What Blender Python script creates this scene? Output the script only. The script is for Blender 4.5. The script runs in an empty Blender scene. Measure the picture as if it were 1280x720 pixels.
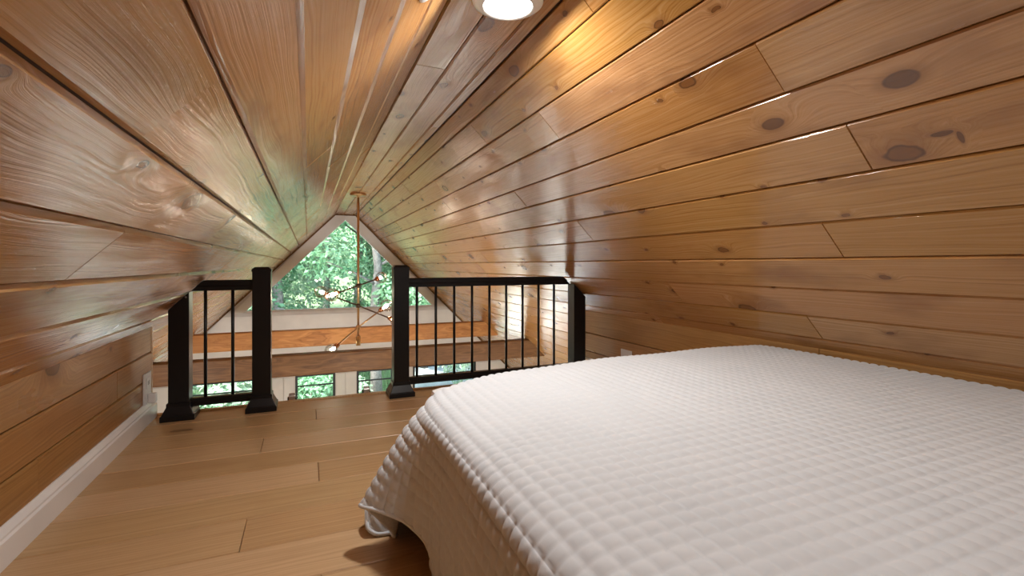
import bpy, bmesh, math, random
import numpy as np
from mathutils import Vector, Matrix, Quaternion

random.seed(7)
rng = np.random.default_rng(11)
K = 0.66            # one drawing unit (eye height above the loft floor) in metres
PI = math.pi
scn = bpy.context.scene
col = scn.collection

# ------------------------------------------------------------------ camera
FPX, CX, HY = 608.0, 640.0, 331.0
YAW = math.atan2(CX - 385.0, FPX)
cam_d = bpy.data.cameras.new('camera')
cam_d.sensor_width = 36.0
cam_d.lens = 36.0 * FPX / 1280.0
cam_d.shift_y = -(360.0 - HY) / 1280.0
cam_d.clip_start = 0.02
cam = bpy.data.objects.new('camera', cam_d)
cam.location = (0, 0, 1.0 * K)
cam.rotation_euler = (PI / 2, 0, -YAW)
col.objects.link(cam)
scn.camera = cam

# ------------------------------------------------------------------ world, sun, exposure
scn.view_settings.view_transform = 'Standard'
scn.view_settings.look = 'None'
scn.view_settings.gamma = 1.0
scn.view_settings.use_curve_mapping = False
scn.view_settings.exposure = 0.25

SUN_EL, SUN_AZ = math.radians(50), math.radians(250)
world = bpy.data.worlds.new('world')
scn.world = world
world.use_nodes = True
wn = world.node_tree
for n in list(wn.nodes):
    wn.nodes.remove(n)
w_out = wn.nodes.new('ShaderNodeOutputWorld')
w_bg = wn.nodes.new('ShaderNodeBackground')
w_sky = wn.nodes.new('ShaderNodeTexSky')
w_sky.sky_type = 'NISHITA'
w_sky.sun_disc = False
w_sky.sun_elevation = SUN_EL
w_sky.sun_rotation = SUN_AZ
w_sky.air_density = 1.0
w_sky.dust_density = 3.0
w_bg.inputs['Strength'].default_value = 1.3
wn.links.new(w_sky.outputs[0], w_bg.inputs['Color'])
wn.links.new(w_bg.outputs[0], w_out.inputs['Surface'])

sun_d = bpy.data.lights.new('sun', 'SUN')
sun_d.energy = 19.0
sun_d.angle = math.radians(2.0)
sun_d.color = (1.0, 0.95, 0.86)
sun = bpy.data.objects.new('sun', sun_d)
sdir = Vector((math.cos(SUN_EL) * math.sin(SUN_AZ), math.cos(SUN_EL) * math.cos(SUN_AZ), math.sin(SUN_EL)))
sun.rotation_euler = sdir.to_track_quat('Z', 'Y').to_euler()
col.objects.link(sun)

DISK_W = 9.0        # watts of each round loft light
FILL_W = 17.0     # watts of each unseen fill light added in the great room
BULB_E = 70.0       # emission of the chandelier bulbs

# ------------------------------------------------------------------ dimensions (drawing units, loft floor z = 0)
RIDGE_Z = 2.06
SL_X, SR_X = 0.52, 0.94           # flat ridge strip edges
XC = 0.73
KL, KR = -0.945, 2.43             # knee walls
SLOPE_END_Z = -1.6                # slopes of the great room run down to here
XL_OUT = SLOPE_END_Z - 1.54       # left slope: z = x + 1.54
XR_OUT = 3.0 - SLOPE_END_Z        # right slope: z = 3.0 - x
GABLE_Y = 10.87
EDGE_Y = 3.93                     # loft floor edge
BACK_Y = -1.4
LOW_Z = -4.3                      # floor of the room below

# ------------------------------------------------------------------ helpers
class MB:
    """collects shapes in drawing units"""
    def __init__(s):
        s.v, s.f, s.smooth, s.mi = [], [], [], []
    def add(s, vs, fs, smooth=False, mi=0):
        o = len(s.v)
        s.v += [tuple(p) for p in vs]
        s.f += [tuple(i + o for i in f) for f in fs]
        s.smooth += [smooth] * len(fs)
        s.mi += [mi] * len(fs)
        return s
    def box(s, a, b, mi=0):
        x0, y0, z0 = a; x1, y1, z1 = b
        return s.add([(x0,y0,z0),(x1,y0,z0),(x1,y1,z0),(x0,y1,z0),(x0,y0,z1),(x1,y0,z1),(x1,y1,z1),(x0,y1,z1)],
                     [(0,3,2,1),(4,5,6,7),(0,1,5,4),(1,2,6,5),(2,3,7,6),(3,0,4,7)], mi=mi)
    def prism(s, poly, axis, a, b, mi=0):
        """poly = list of 2d points in the other two axes (cyclic order xyz), extruded on axis from a to b"""
        n = len(poly)
        def put(p, t):
            if axis == 'y': return (p[0], t, p[1])
            if axis == 'x': return (t, p[0], p[1])
            return (p[0], p[1], t)
        vs = [put(p, a) for p in poly] + [put(p, b) for p in poly]
        fs = [tuple(range(n)), tuple(range(2*n-1, n-1, -1))]
        fs += [(i, i+n, (i+1) % n + n, (i+1) % n) for i in range(n)]
        return s.add(vs, fs, mi=mi)
    def tube(s, pts, r, n=8, caps=True, smooth=True):
        pts = [Vector(p) for p in pts]
        rr = r if isinstance(r, (list, tuple)) else [r] * len(pts)
        rings = []
        up = None
        for i, p in enumerate(pts):
            t = (pts[min(i+1, len(pts)-1)] - pts[max(i-1, 0)]).normalized()
            if up is None:
                up = Vector((0,0,1)) if abs(t.z) < .9 else Vector((1,0,0))
            a = (up - t * up.dot(t)).normalized(); up = a
            b = t.cross(a)
            rings.append([p + (a * math.cos(2*PI*k/n) + b * math.sin(2*PI*k/n)) * rr[i] for k in range(n)])
        vs = [q for rg in rings for q in rg]
        fs = []
        for i in range(len(pts)-1):
            for k in range(n):
                fs.append((i*n+k, i*n+(k+1) % n, (i+1)*n+(k+1) % n, (i+1)*n+k))
        s.add(vs, fs, smooth)
        if caps:
            s.add(rings[0], [tuple(range(n-1, -1, -1))]); s.add(rings[-1], [tuple(range(n))])
        return s
    def lathe(s, prof, n=24, c=(0,0,0), smooth=True):
        """profile (r, z) turned about z"""
        vs, fs = [], []
        m = len(prof)
        for k in range(n):
            a = 2*PI*k/n
            for r, z in prof:
                vs.append((c[0] + r*math.cos(a), c[1] + r*math.sin(a), c[2] + z))
        for k in range(n):
            for j in range(m-1):
                fs.append((k*m+j, ((k+1) % n)*m+j, ((k+1) % n)*m+j+1, k*m+j+1))
        return s.add(vs, fs, smooth)
    def ball(s, c, r, n=16, m=10):
        vs, fs = [], []
        for j in range(m+1):
            th = PI*j/m
            for k in range(n):
                a = 2*PI*k/n
                vs.append((c[0]+r*math.sin(th)*math.cos(a), c[1]+r*math.sin(th)*math.sin(a), c[2]+r*math.cos(th)))
        for j in range(m):
            for k in range(n):
                fs.append((j*n+k, (j+1)*n+k, (j+1)*n+(k+1) % n, j*n+(k+1) % n))
        return s.add(vs, fs, True)
    def mesh(s, name, mats):
        me = bpy.data.meshes.new(name)
        me.from_pydata([(x*K, y*K, z*K) for x, y, z in s.v], [], s.f)
        for m in (mats if isinstance(mats, (list, tuple)) else [mats]):
            me.materials.append(m)
        me.polygons.foreach_set('use_smooth', s.smooth)
        me.polygons.foreach_set('material_index', s.mi)
        bm = bmesh.new(); bm.from_mesh(me)
        bmesh.ops.remove_doubles(bm, verts=bm.verts, dist=1e-5)
        bmesh.ops.recalc_face_normals(bm, faces=bm.faces)
        bm.to_mesh(me); bm.free()
        me.update()
        return me
    def build(s, name, mats, parent=None, loc=(0,0,0), bevel=0):
        me = s.mesh(name, mats)
        if bevel:
            bm = bmesh.new(); bm.from_mesh(me)
            ed = [e for e in bm.edges if len(e.link_faces) == 2 and e.calc_face_angle(0) > .5]
            bmesh.ops.bevel(bm, geom=ed, offset=bevel*K, segments=2, profile=.6, affect='EDGES', clamp_overlap=True)
            bm.to_mesh(me); bm.free()
        return link(name, me, parent, loc)

def link(name, me, parent=None, loc=(0,0,0), rot=None):
    o = bpy.data.objects.new(name, me)
    col.objects.link(o)
    o.location = Vector(loc) * K
    if rot is not None:
        o.rotation_mode = 'QUATERNION'; o.rotation_quaternion = rot
    if parent is not None:
        o.parent = parent
    return o

def tag(o, label=None, cat=None, group=None, kind=None):
    if label: o['label'] = label
    if cat: o['category'] = cat
    if group: o['group'] = group
    if kind: o['kind'] = kind
    return o

def thing(name, label, cat, loc=(0,0,0), group=None):
    return tag(link(name, None, None, loc), label, cat, group)

def struct(o):
    o['kind'] = 'structure'; return o

def children(o):
    return [c for c in col.objects if c.parent == o]

def copy_tree(o, parent=None):
    c = o.copy(); col.objects.link(c); c.parent = parent
    for ch in children(o):
        copy_tree(ch, c)
    return c

# ------------------------------------------------------------------ materials
class NT:
    def __init__(s, name):
        s.m = bpy.data.materials.new(name); s.m.use_nodes = True
        s.t = s.m.node_tree
        s.bsdf = s.t.nodes['Principled BSDF']
        s.out = s.t.nodes['Material Output']
    def n(s, kind, **kw):
        nd = s.t.nodes.new('ShaderNode' + kind)
        for k, v in kw.items():
            if hasattr(nd, k): setattr(nd, k, v)
            else: nd.inputs[k].default_value = v
        return nd
    def put(s, sock, v):
        if hasattr(v, 'is_output') or isinstance(v, bpy.types.NodeSocket): s.t.links.new(v, sock)
        else: sock.default_value = v
    def math(s, op, a, b=0.0, c=0.0, clamp=False):
        nd = s.t.nodes.new('ShaderNodeMath'); nd.operation = op; nd.use_clamp = clamp
        s.put(nd.inputs[0], a); s.put(nd.inputs[1], b); s.put(nd.inputs[2], c)
        return nd.outputs[0]
    def vmath(s, op, a, b=(0,0,0)):
        nd = s.t.nodes.new('ShaderNodeVectorMath'); nd.operation = op
        s.put(nd.inputs[0], a); s.put(nd.inputs[1], b)
        return nd.outputs[0]
    def noise(s, vec, scale, detail=3, rough=.55, w=None):
        nd = s.t.nodes.new('ShaderNodeTexNoise')
        if vec is None:
            nd.noise_dimensions = '1D'; s.put(nd.inputs['W'], w)
        else:
            s.put(nd.inputs['Vector'], vec)
        nd.inputs['Scale'].default_value = scale
        nd.inputs['Detail'].default_value = detail
        nd.inputs['Roughness'].default_value = rough
        return nd.outputs[0]
    def ramp(s, fac, stops):
        nd = s.t.nodes.new('ShaderNodeValToRGB')
        el = nd.color_ramp.elements
        while len(el) < len(stops): el.new(.5)
        for e, (p, c) in zip(el, stops):
            e.position = p; e.color = (*c, 1) if len(c) == 3 else c
        s.put(nd.inputs[0], fac)
        return nd.outputs[0]
    def smooth(s, v, a, b):
        nd = s.t.nodes.new('ShaderNodeMapRange'); nd.interpolation_type = 'SMOOTHSTEP'
        s.put(nd.inputs['Value'], v)
        nd.inputs['From Min'].default_value = a; nd.inputs['From Max'].default_value = b
        return nd.outputs[0]
    def mix(s, fac, a, b, mode='MIX'):
        nd = s.t.nodes.new('ShaderNodeMix'); nd.data_type = 'RGBA'; nd.blend_type = mode
        s.put(nd.inputs[0], fac)
        s.put(nd.inputs[6], a if not isinstance(a, tuple) else (*a, 1))
        s.put(nd.inputs[7], b if not isinstance(b, tuple) else (*b, 1))
        return nd.outputs[2]

def plain(name, color, rough=.5, metal=0.0, spec=.5, emit=0.0, bump=0.0, bscale=200, vary=0.0):
    t = NT(name); b = t.bsdf
    b.inputs['Roughness'].default_value = rough
    b.inputs['Metallic'].default_value = metal
    b.inputs['Specular IOR Level'].default_value = spec
    co = t.n('TexCoord').outputs['Object']
    nz = t.noise(co, bscale, 3)
    lo = tuple(c*(1-.12-vary) for c in color); hi = tuple(min(1, c*(1+.04+vary)) for c in color)
    t.put(b.inputs['Base Color'], t.ramp(nz, [(.3, lo), (.7, hi)]))
    if bump:
        bp = t.n('Bump'); bp.inputs['Strength'].default_value = bump; bp.inputs['Distance'].default_value = .002
        t.put(bp.inputs['Height'], nz); t.put(b.inputs['Normal'], bp.outputs[0])
    if emit:
        b.inputs['Emission Color'].default_value = (*color, 1)
        b.inputs['Emission Strength'].default_value = emit
    return t.m

def wood(name, light, mid, dark, knotc, knots=.5, kx=6.5, ky=3.6, rough=.25, bump=.25, streak=150.0,
         vary=.16, relief=.5, blotch=.35, spec=.5, warp=.6, extra=()):
    """plank-local coordinates: x across, y along the grain"""
    t = NT(name); b = t.bsdf
    co = t.n('TexCoord').outputs['Object']
    rnd = t.n('ObjectInfo').outputs['Random']
    off = t.vmath('MULTIPLY', t.n('CombineXYZ').outputs[0], (1, 1, 1))
    cmb = t.n('CombineXYZ')
    t.put(cmb.inputs[0], t.math('MULTIPLY', rnd, 37.0)); t.put(cmb.inputs[1], t.math('MULTIPLY', rnd, 91.0)); t.put(cmb.inputs[2], t.math('MULTIPLY', rnd, 17.0))
    p = t.vmath('ADD', co, cmb.outputs[0])
    sep = t.n('SeparateXYZ'); t.put(sep.inputs[0], p)
    # knots
    vo = t.t.nodes.new('ShaderNodeTexVoronoi'); vo.voronoi_dimensions = '2D'
    wob = t.vmath('MULTIPLY', t.vmath('SUBTRACT', t.n('TexNoise', Scale=22.0).outputs['Color'], (.5,.5,.5)), (.018,.03,0))
    wobn = wob.node.inputs[0].links[0].from_node.inputs[0].links[0].from_node
    t.put(wobn.inputs['Vector'], p)
    t.put(vo.inputs['Vector'], t.vmath('MULTIPLY', t.vmath('ADD', p, wob), (kx, ky, 1)))
    vo.inputs['Scale'].default_value = 1.0
    vo.inputs['Randomness'].default_value = .9
    d = vo.outputs['Distance']
    cs = t.n('SeparateColor'); t.put(cs.inputs[0], vo.outputs['Color'])
    keep = t.math('LESS_THAN', cs.outputs[0], knots)
    rad = t.math('MULTIPLY_ADD', t.math('POWER', cs.outputs[1], 4.0), .13, .035)
    kd = t.math('DIVIDE', d, rad)
    inside = t.math('MULTIPLY', t.math('SUBTRACT', 1.0, t.smooth(kd, .66, 1.1)), keep)
    halo = t.math('MULTIPLY', t.math('SUBTRACT', 1.0, t.smooth(kd, .9, 2.6)), keep)
    swirl = t.math('MULTIPLY', t.math('EXPONENT', t.math('MULTIPLY', t.math('POWER', t.math('MULTIPLY', kd, .42), 2.0), -1.0)), keep)
    for ex, ey, rx, ry in extra:          # knots at given places on this board
        e = t.vmath('MULTIPLY', t.vmath('SUBTRACT', t.vmath('ADD', co, t.vmath('MULTIPLY', wob, (.35,.35,0))), (ex, ey, 0)), (1/rx, 1/ry, 0))
        ln = t.t.nodes.new('ShaderNodeVectorMath'); ln.operation = 'LENGTH'; t.put(ln.inputs[0], e)
        k2 = ln.outputs['Value']
        inside = t.math('MAXIMUM', inside, t.math('MULTIPLY', t.math('SUBTRACT', 1.0, t.smooth(k2, .74, 1.1)), .8))
        halo = t.math('MAXIMUM', halo, t.math('SUBTRACT', 1.0, t.smooth(k2, .9, 2.0)))
        swirl = t.math('MAXIMUM', swirl, t.math('EXPONENT', t.math('MULTIPLY', t.math('POWER', t.math('MULTIPLY', k2, .45), 2.0), -1.0)))
    # grain lines that run along y and bend round the knots
    lowp = t.vmath('MULTIPLY', p, (9, 1.7, 9))
    low = t.noise(lowp, 1.0, 2)
    g = t.math('ADD', t.math('MULTIPLY', sep.outputs[0], 10.0), t.math('MULTIPLY', low, warp))
    g = t.math('ADD', g, t.math('MULTIPLY', swirl, t.math('MULTIPLY', rad, 6.0)))
    st = t.noise(None, streak/10.0, 4, .6, w=g)
    fine = t.noise(t.vmath('MULTIPLY', p, (160, 6, 160)), 1.0, 3)
    rings = t.math('ADD', t.math('MULTIPLY', st, .72), t.math('MULTIPLY', fine, .28))
    base = t.ramp(rings, [(.22, dark), (.46, mid), (.68, light)])
    blot = t.noise(t.vmath('MULTIPLY', p, (7, 2.4, 7)), 1.0, 3, .6)
    base = t.mix(t.math('MULTIPLY', t.smooth(blot, .50, .74), blotch), base, dark)
    r2 = t.math('FRACT', t.math('MULTIPLY', rnd, 57.31))
    hsv = t.n('HueSaturation')
    t.put(hsv.inputs['Color'], base)
    t.put(hsv.inputs['Value'], t.math('MULTIPLY_ADD', r2, vary, 1 - vary*.5))
    t.put(hsv.inputs['Hue'], t.math('MULTIPLY_ADD', rnd, .008, .497))
    t.put(hsv.inputs['Saturation'], t.math('MULTIPLY_ADD', r2, -.12, 1.06))
    c = t.mix(t.math('MULTIPLY', halo, .6), hsv.outputs[0], dark)
    c = t.mix(t.math('MULTIPLY', inside, t.math('MULTIPLY_ADD', st, .5, .42)), c, knotc)
    c = t.mix(t.math('MULTIPLY', t.math('MULTIPLY', inside, t.math('SUBTRACT', 1.0, inside)), 2.6), c, (.07,.028,.012))
    t.put(b.inputs['Base Color'], c)
    b.inputs['Specular IOR Level'].default_value = spec
    t.put(b.inputs['Roughness'], t.math('MULTIPLY_ADD', blot, .40, rough - .19))
    hgt = t.math('ADD', t.math('MULTIPLY', st, .55), t.math('MULTIPLY', t.noise(t.vmath('MULTIPLY', p, (26, 7, 26)), 1.0, 2), relief))
    hgt = t.math('ADD', hgt, t.math('MULTIPLY', swirl, .35*relief))
    bp = t.n('Bump'); bp.inputs['Strength'].default_value = bump; bp.inputs['Distance'].default_value = .004
    t.put(bp.inputs['Height'], hgt); t.put(b.inputs['Normal'], bp.outputs[0])
    return t.m

M = {}
def on_row(b, c, X, Y, rx, ry):
    """a knot at plan position X, Y on the right-slope board whose lower edge is b and which starts at c"""
    return ((b - X)*math.sqrt(2)*K, (Y - c)*K, rx*K, ry*K)
KNOT_A = [on_row(1.559, -1.4, 1.494, .815, .025, .046), on_row(1.559, -1.4, 1.506, 1.222, .022, .044)]
KNOT_B = [on_row(1.696, -1.4, 1.633, .79, .008, .026), on_row(1.696, -1.4, 1.650, .755, .020, .007)]
PINE = ((.58,.325,.140), (.495,.245,.080), (.285,.120,.036), (.160,.056,.016))
M['pine'] = wood('stained knotty pine', *PINE, knots=.5, rough=.17, bump=.34, spec=.62, blotch=.7)
M['pine_knots'] = wood('stained pine with two large knots', *PINE, knots=.15, rough=.17, bump=.34, spec=.62, blotch=.7, extra=KNOT_A)
M['pine_crack'] = wood('stained pine with a cracked knot', *PINE, knots=.04, rough=.17, bump=.34, spec=.62, blotch=.7, extra=KNOT_B)
M['pine_wall'] = wood('stained pine wall', (.47,.255,.102), (.37,.182,.066), (.24,.103,.036), (.11,.045,.018), knots=.4, rough=.34, bump=.2)
M['oak'] = wood('light oak floor', (.60,.395,.215), (.52,.325,.165), (.385,.225,.108), (.20,.11,.05), knots=.06, kx=5, ky=1.6, rough=.36, bump=.08, streak=120, vary=.2, relief=.15, blotch=.3, spec=.4)
M['beam'] = wood('stained timber beam', (.215,.112,.046), (.14,.068,.026), (.055,.024,.010), (.06,.028,.014), knots=.4, kx=3.4, ky=1.6, rough=.5, spec=.25, bump=.3, streak=40, vary=.02, warp=2.2)
M['beam_lit'] = wood('stained timber beam with painted lamplight', (.62,.290,.085), (.47,.195,.050), (.22,.078,.020), (.16,.055,.018), knots=.4, kx=3.4, ky=1.6, rough=.5, spec=.25, bump=.3, streak=40, vary=.02, warp=2.2)  # the chandelier's light on the far beam is put into this colour
M['white_paint'] = plain('white painted trim', (.86,.855,.85), .35, bscale=3)
M['wall_paint'] = plain('pale grey painted boards', (.74,.715,.70), .5, bscale=5)
M['black'] = plain('black powder coat', (.008,.008,.009), .32, spec=.35, bump=.06, bscale=500)
M['black_frame'] = plain('black window frame', (.02,.024,.028), .4)
M['gap'] = plain('dark joint backing', (.11,.048,.018), .7)
M['brass'] = plain('aged brass', (.62,.40,.20), .28, metal=1.0, bscale=30)
M['bronze'] = plain('dark bronze', (.10,.065,.045), .35, metal=.8, bscale=30)
M['copper'] = plain('copper', (.62,.27,.14), .25, metal=1.0, bscale=30)
M['steel'] = plain('brushed steel', (.62,.62,.60), .3, metal=1.0)
M['plastic'] = plain('white plastic', (.82,.81,.80), .35, bscale=5)
M['slot'] = plain('dark slot', (.03,.03,.03), .6)
M['bulb'] = plain('glowing bulb', (1.0,.86,.66), .3, emit=BULB_E)
M['lens'] = plain('lit white lens', (1.0,.97,.92), .4, emit=7.0)
M['roofing'] = plain('roof deck', (.10,.10,.10), .8)
M['mattress'] = plain('white mattress ticking', (.75,.74,.72), .9, bump=.1)

def quilt_mat():
    t = NT('pale quilted cotton'); b = t.bsdf
    co = t.n('TexCoord').outputs['Object']
    nz = t.noise(co, 6.0, 3)
    wv = t.noise(co, 900.0, 2)
    c = t.ramp(nz, [(.3, (.65,.68,.705)), (.7, (.69,.72,.745))])
    t.put(b.inputs['Base Color'], c)
    b.inputs['Roughness'].default_value = .85
    b.inputs['Specular IOR Level'].default_value = .25
    b.inputs['Sheen Weight'].default_value = .15
    bp = t.n('Bump'); bp.inputs['Strength'].default_value = .15; bp.inputs['Distance'].default_value = .0006
    t.put(bp.inputs['Height'], wv); t.put(b.inputs['Normal'], bp.outputs[0])
    return t.m
M['quilt'] = quilt_mat()

def glass_mat(name, tint, refl):
    t = NT(name)
    t.t.nodes.remove(t.bsdf)
    tr = t.n('BsdfTransparent'); tr.inputs[0].default_value = (*tint, 1)
    gl = t.n('BsdfGlossy'); gl.inputs['Roughness'].default_value = .02
    fr = t.n('Fresnel'); fr.inputs[0].default_value = 1.5
    mx = t.n('MixShader')
    t.put(mx.inputs[0], t.math('MULTIPLY', fr.outputs[0], refl))
    t.put(mx.inputs[1], tr.outputs[0]); t.put(mx.inputs[2], gl.outputs[0])
    t.put(t.out.inputs['Surface'], mx.outputs[0])
    return t.m
M['glass'] = glass_mat('window glass', (.95,.985,.97), 1.0)
M['globe'] = glass_mat('clear globe glass', (.96,.955,.95), .6)

def leaf_mat(name, a, b2):
    t = NT(name); b = t.bsdf
    co = t.n('TexCoord').outputs['Object']
    c = t.ramp(t.noise(co, 2.2, 4), [(.32, a), (.68, b2)])
    t.put(b.inputs['Base Color'], c)
    b.inputs['Roughness'].default_value = .5
    b.inputs['Specular IOR Level'].default_value = .3
    tl = t.n('BsdfTranslucent'); t.put(tl.inputs[0], t.mix(.5, c, (.30,.44,.26)))
    mx = t.n('MixShader'); mx.inputs[0].default_value = .4
    t.put(mx.inputs[1], b.outputs[0]); t.put(mx.inputs[2], tl.outputs[0])
    t.put(t.out.inputs['Surface'], mx.outputs[0])
    return t.m
M['leaf_a'] = leaf_mat('fresh green leaves', (.075,.225,.11), (.24,.40,.25))
M['leaf_b'] = leaf_mat('deep green leaves', (.038,.145,.065), (.14,.285,.165))
M['leaf_c'] = leaf_mat('pale green leaves', (.19,.30,.205), (.40,.50,.39))
M['bark'] = plain('grey brown bark', (.17,.155,.14), .9, bump=.6, bscale=18, vary=.3)
M['grass'] = leaf_mat('grass', (.11,.25,.10), (.28,.43,.23))
M['ground'] = plain('leaf litter and grass', (.13,.20,.10), .95, bump=.4, bscale=5, vary=.35)
M['deck'] = plain('pale light-bouncing deck board', (.74,.735,.72), .8, bump=.3, bscale=25, vary=.05)  # unseen added boards, kept pale to reflect light into the room
M['gravel'] = plain('pale gravel', (.45,.48,.50), .9, bump=.5, bscale=60, vary=.2)

# ------------------------------------------------------------------ planks
def plank(parent, mat, org, wv, lv, W, L, t=.028, g=.009, name='plank', proud=0.0):
    """board from org: width along wv, length along lv, face towards wv x lv"""
    wv = Vector(wv).normalized(); lv = Vector(lv).normalized(); nv = wv.cross(lv)
    e = .0022
    x0, x1, y0, y1 = e, W-e, e*.4, L-e*.4
    ge = .0018
    vs, fs = [], []
    lo = [(x0,y0,-t),(x1,y0,-t),(x1,y1,-t),(x0,y1,-t)]
    md = [(x0,y0,-g),(x1,y0,-g),(x1,y1,-g),(x0,y1,-g)]
    hi = [(x0+g*.8,y0+ge,0),(x1-g*.8,y0+ge,0),(x1-g*.8,y1-ge,0),(x0+g*.8,y1-ge,0)]
    m = MB(); m.add(lo+md+hi, [(0,3,2,1)] + [(i,(i+1)%4,(i+1)%4+4,i+4) for i in range(4)]
                    + [(i+4,(i+1)%4+4,(i+1)%4+8,i+8) for i in range(4)] + [(8,9,10,11)])
    me = m.mesh(name, mat)
    R = Matrix((wv, lv, nv)).transposed()
    return link(name, me, parent, Vector(org) + nv*proud, R.to_quaternion())

def cut(y0, y1, first, lens):
    """joint positions along a row"""
    ys = [y0]; y = first
    while y < y1 - .25:
        if y > y0 + .2: ys.append(y)
        y += random.uniform(*lens)
    ys.append(y1)
    return ys

# ------------------------------------------------------------------ roof and ceiling
m = MB()
OFF = .030
def slab(pts):  # closed polygon on the x z plane swept the length of the house
    m.prism(pts, 'y', BACK_Y - .1, GABLE_Y + .55)
s2 = OFF * math.sqrt(2)
slab([(SL_X, RIDGE_Z+OFF), (SR_X, RIDGE_Z+OFF), (SR_X+.1, RIDGE_Z+.35), (SL_X-.1, RIDGE_Z+.35)])
slab([(XL_OUT-.35, SLOPE_END_Z-.35+s2), (SL_X, RIDGE_Z+OFF), (SL_X-.1, RIDGE_Z+.35), (XL_OUT-.35, SLOPE_END_Z+.10)])
slab([(XR_OUT+.35, SLOPE_END_Z-.35+s2), (SR_X, RIDGE_Z+OFF), (SR_X+.1, RIDGE_Z+.35), (XR_OUT+.35, SLOPE_END_Z+.10)])
ceiling = struct(m.build('ceiling', M['gap']))

r2 = math.sqrt(.5)
LB = [-.015, .131, .271, .410, SL_X]
RB = [SR_X, 1.025, 1.160, 1.300, 1.440, 1.559, 1.696, 1.837, 1.974, 2.11, 2.25, 2.375]
lefts = [XL_OUT] + [-.015 - .1435*k for k in range(21, 0, -1)] + LB
lefts = sorted(x for x in lefts if x >= XL_OUT)
rights = RB + [2.375 + .1385*k for k in range(1, 30)]
rights = [x for x in rights if x < XR_OUT] + [XR_OUT]
lj = {-.1585: 3.1, -.302: 1.135, -.4455: 2.6, -.589: 1.61, -.7325: 2.75, -.015: 2.9, .131: 3.6, .271: .6, .410: 1.2}
rj = {SR_X: 1.62, 1.025: 3.2, 1.160: 2.4, 1.300: 1.12, 1.440: 3.4, 1.559: 1.005, 1.696: 2.9, 1.837: 1.277, 1.974: 3.1, 2.11: 2.478, 2.25: 1.64, 2.375: 2.9}
for a, b in zip(lefts[:-1], lefts[1:]):
    key = min(lj, key=lambda k: abs(k - a))
    inner = b > KL
    y0 = BACK_Y if inner else EDGE_Y - .1
    first = lj[key] if abs(key - a) < .02 else random.uniform(1, 6)
    ys = cut(y0, GABLE_Y, first, (2.2, 4.4))
    for c, d in zip(ys[:-1], ys[1:]):
        # face must look down-right: wv x lv = (1,0,-1)
        plank(ceiling, M['pine'], (b, c, b + 1.54), (-1, 0, -1), (0, 1, 0), (b-a)*math.sqrt(2), d-c, proud=random.uniform(-.002, .002), g=.013)
for a, b in zip(rights[:-1], rights[1:]):
    key = min(rj, key=lambda k: abs(k - a))
    inner = a < KR
    y0 = BACK_Y if inner else EDGE_Y - .1
    first = rj[key] if abs(key - a) < .02 else random.uniform(1, 6)
    ys = cut(y0, GABLE_Y, first, (2.2, 4.4))
    for c, d in zip(ys[:-1], ys[1:]):
        mat = M['pine']
        if abs(a - 1.440) < .01 and c < .7 < d: mat = M['pine_knots']
        if abs(a - 1.559) < .01 and c < .7 < d: mat = M['pine_crack']
        plank(ceiling, mat, (b, c, 3.0 - b), (-1, 0, 1), (0, 1, 0), (b-a)*math.sqrt(2), d-c, proud=random.uniform(-.002, .002), g=.0065)
for a, b, f in ((SL_X, .693, 2.572), (.693, .867, 4.9), (.867, SR_X, 3.7)):
    ys = cut(BACK_Y, GABLE_Y, f, (3, 4.5))
    for c, d in zip(ys[:-1], ys[1:]):
        plank(ceiling, M['pine'], (b, c, RIDGE_Z), (-1, 0, 0), (0, 1, 0), b-a, d-c)

# ------------------------------------------------------------------ knee walls of the loft
KL_END, KR_END = 3.86, 4.0
wl = struct(MB().box((KL-.14, BACK_Y, -.3), (KL-.028, KL_END-.015, .57)).build('wall_left', M['gap']))
for z0, z1, f in ((.0, .265, 2.4), (.265, .43, -.6), (.43, .60, 1.0)):
    ys = cut(BACK_Y, KL_END, f, (3, 4))
    for c, d in zip(ys[:-1], ys[1:]):
        plank(wl, M['pine_wall'], (KL, c, z1), (0, 0, -1), (0, 1, 0), z1 - z0, d - c, proud=random.uniform(-.0015, .0015), g=.007)
mb = MB().box((KL-.14, KL_END-.014, -.3), (KL+.001, KL_END+.012, .585)); struct(mb.build('trim_1', M['pine_wall']))
wr = struct(MB().box((KR+.028, BACK_Y, -.3), (KR+.14, KR_END-.015, .55)).build('wall_right', M['gap']))
for z0, z1, f in ((.0, .19, 1.4), (.19, .36, 2.7), (.36, .57, 1.7)):
    ys = cut(BACK_Y, KR_END, f, (3, 4))
    for c, d in zip(ys[:-1], ys[1:]):
        plank(wr, M['pine_wall'], (KR, c, z0), (0, 0, 1), (0, 1, 0), z1 - z0, d - c, g=.006)
mb = MB().box((KR-.001, KR_END-.014, -.3), (KR+.14, KR_END+.012, .57)); struct(mb.build('trim_2', M['pine_wall']))
wb = MB().prism([(KL-.05,-.05),(KR+.05,-.05),(KR+.05,.56),(SR_X,RIDGE_Z),(SL_X,RIDGE_Z),(KL-.05,.58)], 'y', BACK_Y-.1, BACK_Y)
struct(wb.build('wall_front', M['pine_wall']))

# white baseboards with a moulded top
def baseboard(name, x, s, y1):
    p = [(0,0), (.026,0), (.026,.088), (.020,.096), (.020,.104), (.010,.122), (.006,.128), (0,.128)]
    return struct(MB().prism([(x + s*a, b) for a, b in p], 'y', BACK_Y, y1).build(name, M['white_paint']))
baseboard('baseboard_left', KL, 1, KL_END + .012)
baseboard('baseboard_right', KR, -1, KR_END + .012)

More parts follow.
